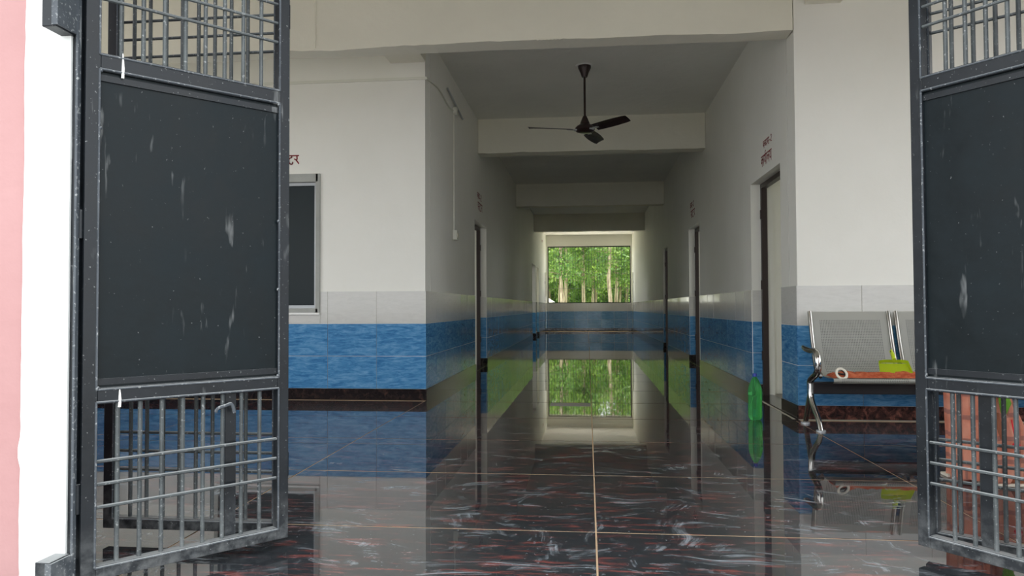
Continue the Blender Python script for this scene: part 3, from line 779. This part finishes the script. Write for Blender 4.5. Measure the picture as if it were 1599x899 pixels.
dp = thing('dustpan', 'lime green plastic dustpan resting on the orange cloth on the bench', 'dustpan', (2.165, 5.47, .385)); dp.rotation_euler = (math.radians(44), 0, math.radians(-3))
bm = bmesh.new()
def trap(y): return .112-.016*(y/.12)
ys = [0, .03, .06, .09, .12]
bot = [[bm.verts.new((sx_*trap(y), y, .0)) for sx_ in (-1, -.5, 0, .5, 1)] for y in ys]
for A, B in zip(bot, bot[1:]):
    for k in range(4): bm.faces.new((A[k], A[k+1], B[k+1], B[k]))
def wallstrip(pts, hs):
    lo = [bm.verts.new((p_[0], p_[1], 0)) for p_ in pts]; hi = [bm.verts.new((p_[0]*1.02, p_[1]+.004, h)) for p_, h in zip(pts, hs)]
    for k in range(len(pts)-1): bm.faces.new((lo[k], lo[k+1], hi[k+1], hi[k]))
wallstrip([(-trap(y), y) for y in ys]+[(x, .12+.006) for x in (-.06, 0, .06)]+[(trap(y), y) for y in reversed(ys)], [.004, .008, .014, .02, .026, .03, .03, .03, .026, .02, .014, .008, .004])
bmesh.ops.solidify(bm, geom=list(bm.faces), thickness=.003)
obj('pan', bm, 'lime', dp, smooth=True)
bm = bmesh.new(); tube(bm, smoothpath([(0, .12, .04), (0, .15, .045), (0, .19, .04), (0, .205, .038)]), [.022]*8+[.017]*8, 10, .55); obj('handle', bm, 'lime', dp, smooth=True)
bm = bmesh.new(); tube(bm, [(.008*math.cos(2*PI*k/12), .19+.008*math.sin(2*PI*k/12), .05) for k in range(12)], .003, 6, 1, True); obj('hanging_hole', bm, 'dark_inside', dp, smooth=True)

# ------------------------------------------------------------------ woman behind the right gate
pw = thing('person', 'person in an orange checked sari standing behind the lower bars of the right gate', 'person', (1.93, 3.97, 0))
pw.rotation_euler = (0, 0, 0)
me = bpy.data.meshes.new('body')
verts, edges, rad = [], [], []
def jt(p_, r, par=None):
    verts.append(p_); rad.append(r); i = len(verts)-1
    if par is not None: edges.append((par, i))
    return i
# she faces +X; left/right is along Y
pel = jt((0, 0, .86), .13); ab = jt((0, 0, .98), .12, pel); ch = jt((.01, 0, 1.14), .13, ab); ns = jt((0, 0, 1.27), .075, ch); nk = jt((.01, 0, 1.33), .045, ns); hd0 = jt((.02, 0, 1.37), .055, nk); hd1 = jt((.022, 0, 1.44), .082, hd0); hd2 = jt((.018, 0, 1.50), .075, hd1)
for s in (-1, 1):
    sh = jt((0, s*.15, 1.25), .048, ns); el = jt((-.01, s*.2, 1.0), .036, sh); wr0 = jt((.12, s*.17, .83), .024, el); hn = jt((.17, s*.16, .78), .028, wr0)
    for k, (dx_, dy_, ln) in enumerate(((.05, -.025, .05), (.055, -.008, .06), (.05, .008, .055), (.045, .022, .045))):
        f1 = jt((.17+dx_*.7, s*.16+dy_, .77), .0095, hn); f2 = jt((.17+dx_*.9+ln*.4, s*.16+dy_, .735), .0085, f1); jt((.17+dx_*.8+ln*.3, s*.16+dy_*.9, .705), .007, f2)
    t1 = jt((.16, s*.16-.035*s, .765), .011, hn); jt((.185, s*.16-.045*s, .735), .008, t1)
    x0 = .05 if s < 0 else -.04
    hp = jt((0, s*.09, .80), .095, pel); kn = jt((x0+.03, s*.09, .46), .058, hp); an = jt((x0, s*.09, .09), .034, kn); hl_ = jt((x0-.01, s*.09, .04), .034, an); bl = jt((x0+.10, s*.095, .028), .030, hl_); jt((x0+.155, s*.10, .02), .02, bl)
me.from_pydata(verts, edges, []); me.materials.append(M['skin'])
bo = bpy.data.objects.new('body', me); C.objects.link(bo); bo.parent = pw
md = bo.modifiers.new('Skin', 'SKIN'); md.use_smooth_shade = True
sv = me.skin_vertices[0].data
for i, r in enumerate(rad): sv[i].radius = (r, r); sv[i].use_root = (i == 0)
s2 = bo.modifiers.new('Sub', 'SUBSURF'); s2.levels = 1; s2.render_levels = 2
bm = bmesh.new()
bmesh.ops.create_icosphere(bm, subdivisions=1, radius=.012, matrix=Matrix.Translation((.105, 0, 1.435)) @ Matrix.Scale(1.8, 4, (0, 0, 1)))
obj('nose', bm, 'skin', bo, smooth=True)
for s in (-1, 1):
    bm = bmesh.new(); bmesh.ops.create_icosphere(bm, subdivisions=1, radius=.009, matrix=Matrix.Translation((.094, s*.03, 1.455))); obj('eye', bm, 'hair', bo, smooth=True)
bm = bmesh.new(); tube(bm, [(.096, -.022, 1.402), (.102, 0, 1.4), (.096, .022, 1.402)], .005, 6); obj('mouth', bm, 'red', bo, smooth=True)
bm = bmesh.new()
bmesh.ops.create_uvsphere(bm, u_segments=20, v_segments=12, radius=.1, matrix=Matrix.Translation((-.012, 0, 1.475)))
for v in bm.verts:
    if v.co.x > .045 and v.co.z < 1.53: v.co.x = .03
bmesh.ops.create_icosphere(bm, subdivisions=2, radius=.05, matrix=Matrix.Translation((-.115, 0, 1.43)))
obj('hair', bm, 'hair', pw, smooth=True)
def skirt():
    bm = bmesh.new(); seg = 120; prof_ = [(.016, .150, .135, .045), (.06, .165, .135, .062), (.18, .185, .135, .078), (.3, .165, .132, .052), (.45, .135, .135, .018), (.62, .142, .145, .01), (.8, .155, .16, 0), (.92, .145, .15, 0), (1.0, .125, .14, 0)]
    rings = []
    for z, rx, ry, ox_ in prof_:
        amp = .02*(1-z)**1.2
        ring = []
        for k in range(seg):
            a_ = 2*PI*k/seg
            pl = amp*(math.sin(a_*14+1.5*math.sin(z*3))*.7+.6*noise.noise(Vector((math.cos(a_)*3, math.sin(a_)*3, z*1.2))))
            ring.append(bm.verts.new((ox_+(rx+pl)*math.cos(a_), (ry+pl)*math.sin(a_), z+.008*math.sin(a_*5))))
        rings.append(ring)
    for A, B in zip(rings, rings[1:]):
        for k in range(seg): bm.faces.new((A[k], A[(k+1) % seg], B[(k+1) % seg], B[k]))
    bmesh.ops.solidify(bm, geom=list(bm.faces), thickness=.003)
    return bm
obj('sari_skirt', skirt(), 'sari', pw, smooth=True)
bm = bmesh.new()
lathe(bm, [(.125, .97), (.13, 1.05), (.145, 1.16), (.13, 1.24), (.08, 1.29)], 28)
for v in bm.verts: v.co.y *= 1.12
obj('blouse', bm, 'green_cloth', pw, smooth=True)
for s in (-1, 1):
    bm = bmesh.new(); tube(bm, [(0, s*.12, 1.27), (0, s*.165, 1.22), (-.006, s*.185, 1.1)], [.055, .056, .052], 14); obj('sleeve', bm, 'green_cloth', pw, smooth=True)
# pallu: cloth hanging over the camera-side shoulder down the left of the skirt
bm = bmesh.new(); path = [(.1, -.02, 1.06), (.13, -.09, 1.18), (.05, -.13, 1.315), (-.05, -.15, 1.2), (-.10, -.175, 1.0), (-.115, -.19, .75), (-.10, -.195, .45), (-.09, -.195, .2), (-.085, -.195, .09)]
P_ = smoothpath(path, 6); L_ = []
for i, p_ in enumerate(P_):
    f_ = i/len(P_); row = []
    for k in range(11):
        v = k/10-.5; row.append(bm.verts.new((p_.x+v*(.1+.03*f_), p_.y-.012*math.sin(k*1.6+f_*4)-.01, p_.z+.01*math.sin(k))))
    L_.append(row)
for A, B in zip(L_, L_[1:]):
    for k in range(10): bm.faces.new((A[k], A[k+1], B[k+1], B[k]))
bmesh.ops.solidify(bm, geom=list(bm.faces), thickness=.003)
obj('sari_drape', bm, 'sari', pw, smooth=True)
bm = bmesh.new(); bmesh.ops.create_icosphere(bm, subdivisions=2, radius=.018, matrix=Matrix.Translation((.115, -.17, .205))); tube(bm, [(.115, -.165, .22), (.10, -.16, .33)], .003, 6)
tas = obj('tassel', bm, 'red', pw, smooth=True); tas['label'] = 'small red tassel'
bm = bmesh.new(); tube(bm, [(.06, -.165, .46), (.065, -.175, .41), (.06, -.17, .36)], [.02, .026, .012], 10); obj('green_fold', bm, 'green_cloth', pw, smooth=True)
for s, x0 in ((-1, .05), (1, -.04)):
    bm = bmesh.new(); bx(bm, x0-.06, x0+.185, s*.095-.042, s*.095+.042, .0, .014, .004); sd_ = obj('sandal', bm, 'white_band', pw)
    bm = bmesh.new(); tube(bm, smoothpath([(x0+.09, s*.095-.042, .012), (x0+.09, s*.095-.03, .055), (x0+.09, s*.095+.03, .055), (x0+.09, s*.095+.042, .012)]), .006, 8); obj('strap', bm, 'red', sd_, smooth=True)

# ------------------------------------------------------------------ trees beyond the corridor
def make_tree(seed, h, trunk_r, crown0, nleaf, spread):
    rd = random.Random(seed)
    bm = bmesh.new(); x = y = 0; pts = []; n = 9
    for i in range(n+1):
        pts.append((x, y, h*i/n)); x += rd.uniform(-.12, .12); y += rd.uniform(-.1, .1)
    tube(bm, pts, [trunk_r*(1-.75*i/n)+.01 for i in range(n+1)], 8)
    bmL = bmesh.new(); clus = []
    for k in range(int(h*5.5)):
        z = crown0+(h-crown0)*rd.random()**.9; i = min(int(z/h*n), n-1); p0 = Vector(pts[i])
        an = rd.uniform(0, 2*PI); L = spread*rd.uniform(.35, 1)*(1-.5*z/h)
        e = Vector((p0.x+L*math.cos(an), p0.y+L*math.sin(an), z+rd.uniform(-.1, .5)))
        tube(bm, [Vector((p0.x, p0.y, z-.1)), e], [.02, .006], 4); clus.append(e); clus.append((e+Vector((p0.x, p0.y, z)))/2)
    tr = tomesh(bm, 'trunk', True); tr.materials.append(M['bark'])
    vs, fs = [], []
    for k in range(nleaf):
        c = clus[rd.randrange(len(clus))]; g = Vector((rd.gauss(0, .26), rd.gauss(0, .26), rd.gauss(0, .20)))
        p_ = c+g; s = rd.uniform(.07, .15); d = Vector((rd.gauss(0, 1), rd.gauss(0, 1), rd.gauss(0, .7)-.4)).normalized(); u_ = d.cross(Vector((rd.gauss(0, 1), rd.gauss(0, 1), rd.gauss(0, 1)))).normalized()
        b0 = len(vs); vs += [p_-d*s, p_+u_*s*.5, p_+d*s, p_-u_*s*.5]; fs.append((b0, b0+1, b0+2, b0+3))
    lm_ = bpy.data.meshes.new('foliage'); lm_.from_pydata([tuple(v) for v in vs], [], fs); lm_.materials.append(M['leaf'])
    return tr, lm_
vari = [make_tree(1, 12, .11, 2.6, 3000, 1.3), make_tree(2, 13, .13, 3.4, 3000, 1.3), make_tree(3, 10, .09, 1.2, 5000, 1.3), make_tree(4, 13, .15, 4.6, 2600, 1.5), make_tree(5, 8, .07, .5, 6500, 1.5)]
rd = random.Random(11)
for row in range(7):
    Y = 46+row*4.5; half = 5.5+row*1.1; n = int(2*half/1.9)
    for i in range(n+1):
        x = -half+2*half*i/n+rd.uniform(-.7, .7); y = Y+rd.uniform(-1.4, 1.4)
        tr, lf = vari[rd.choice((0, 1, 3, 1, 2) if row < 3 else (0, 1, 2, 4, 4))]
        root = thing('forest_tree', 'slim pale-trunked tree with bright green leaves in the wood beyond the corridor opening', 'tree', (x, y, -.36), rd.uniform(0, 6.28), 'trees in the wood beyond the barred opening')
        link_obj('trunk', tr, None, root); link_obj('foliage', lf, None, root); root.scale = [rd.uniform(.85, 1.12)]*3
# thicket closing the back of the wood
bmh = bmesh.new()
for i in range(60):
    x = -22+44*i/59; bmesh.ops.create_icosphere(bmh, subdivisions=2, radius=2.6, matrix=Matrix.Translation((x+rd.uniform(-.5, .5), 84+rd.uniform(-1, 1), rd.uniform(1, 7))))
for v in bmh.verts: v.co += Vector((noise.noise(v.co*.9), noise.noise(v.co*.9+Vector((9, 0, 0))), noise.noise(v.co*.9+Vector((0, 9, 0)))))*.9
th_ = obj('thicket', bmh, 'thicket', smooth=True); th_['kind'] = 'stuff'; tag(th_, 'dense green thicket at the back of the wood', 'thicket')
# whitewashed heap at the lower left of the opening
hut = thing('white_hut', 'small white gabled hut among the tree trunks, lower left of the opening', 'hut', (-2.15, 38.5, -.35))
bm = bmesh.new(); bx(bm, -.6, .3, 0, .8, 0, 1.5); obj('hut_wall', bm, 'whitewash', hut)
bm = bmesh.new()
v = [bm.verts.new(p_) for p_ in ((-.7, -.05, 1.5), (.42, -.05, 1.5), (-.28, -.05, 1.95), (-.7, .85, 1.5), (.42, .85, 1.5), (-.28, .85, 1.95))]
for f_ in ((0, 1, 2), (5, 4, 3), (0, 3, 4, 1), (1, 4, 5, 2), (2, 5, 3, 0)): bm.faces.new([v[i] for i in f_])
obj('hut_roof', bm, 'whitewash', hut)
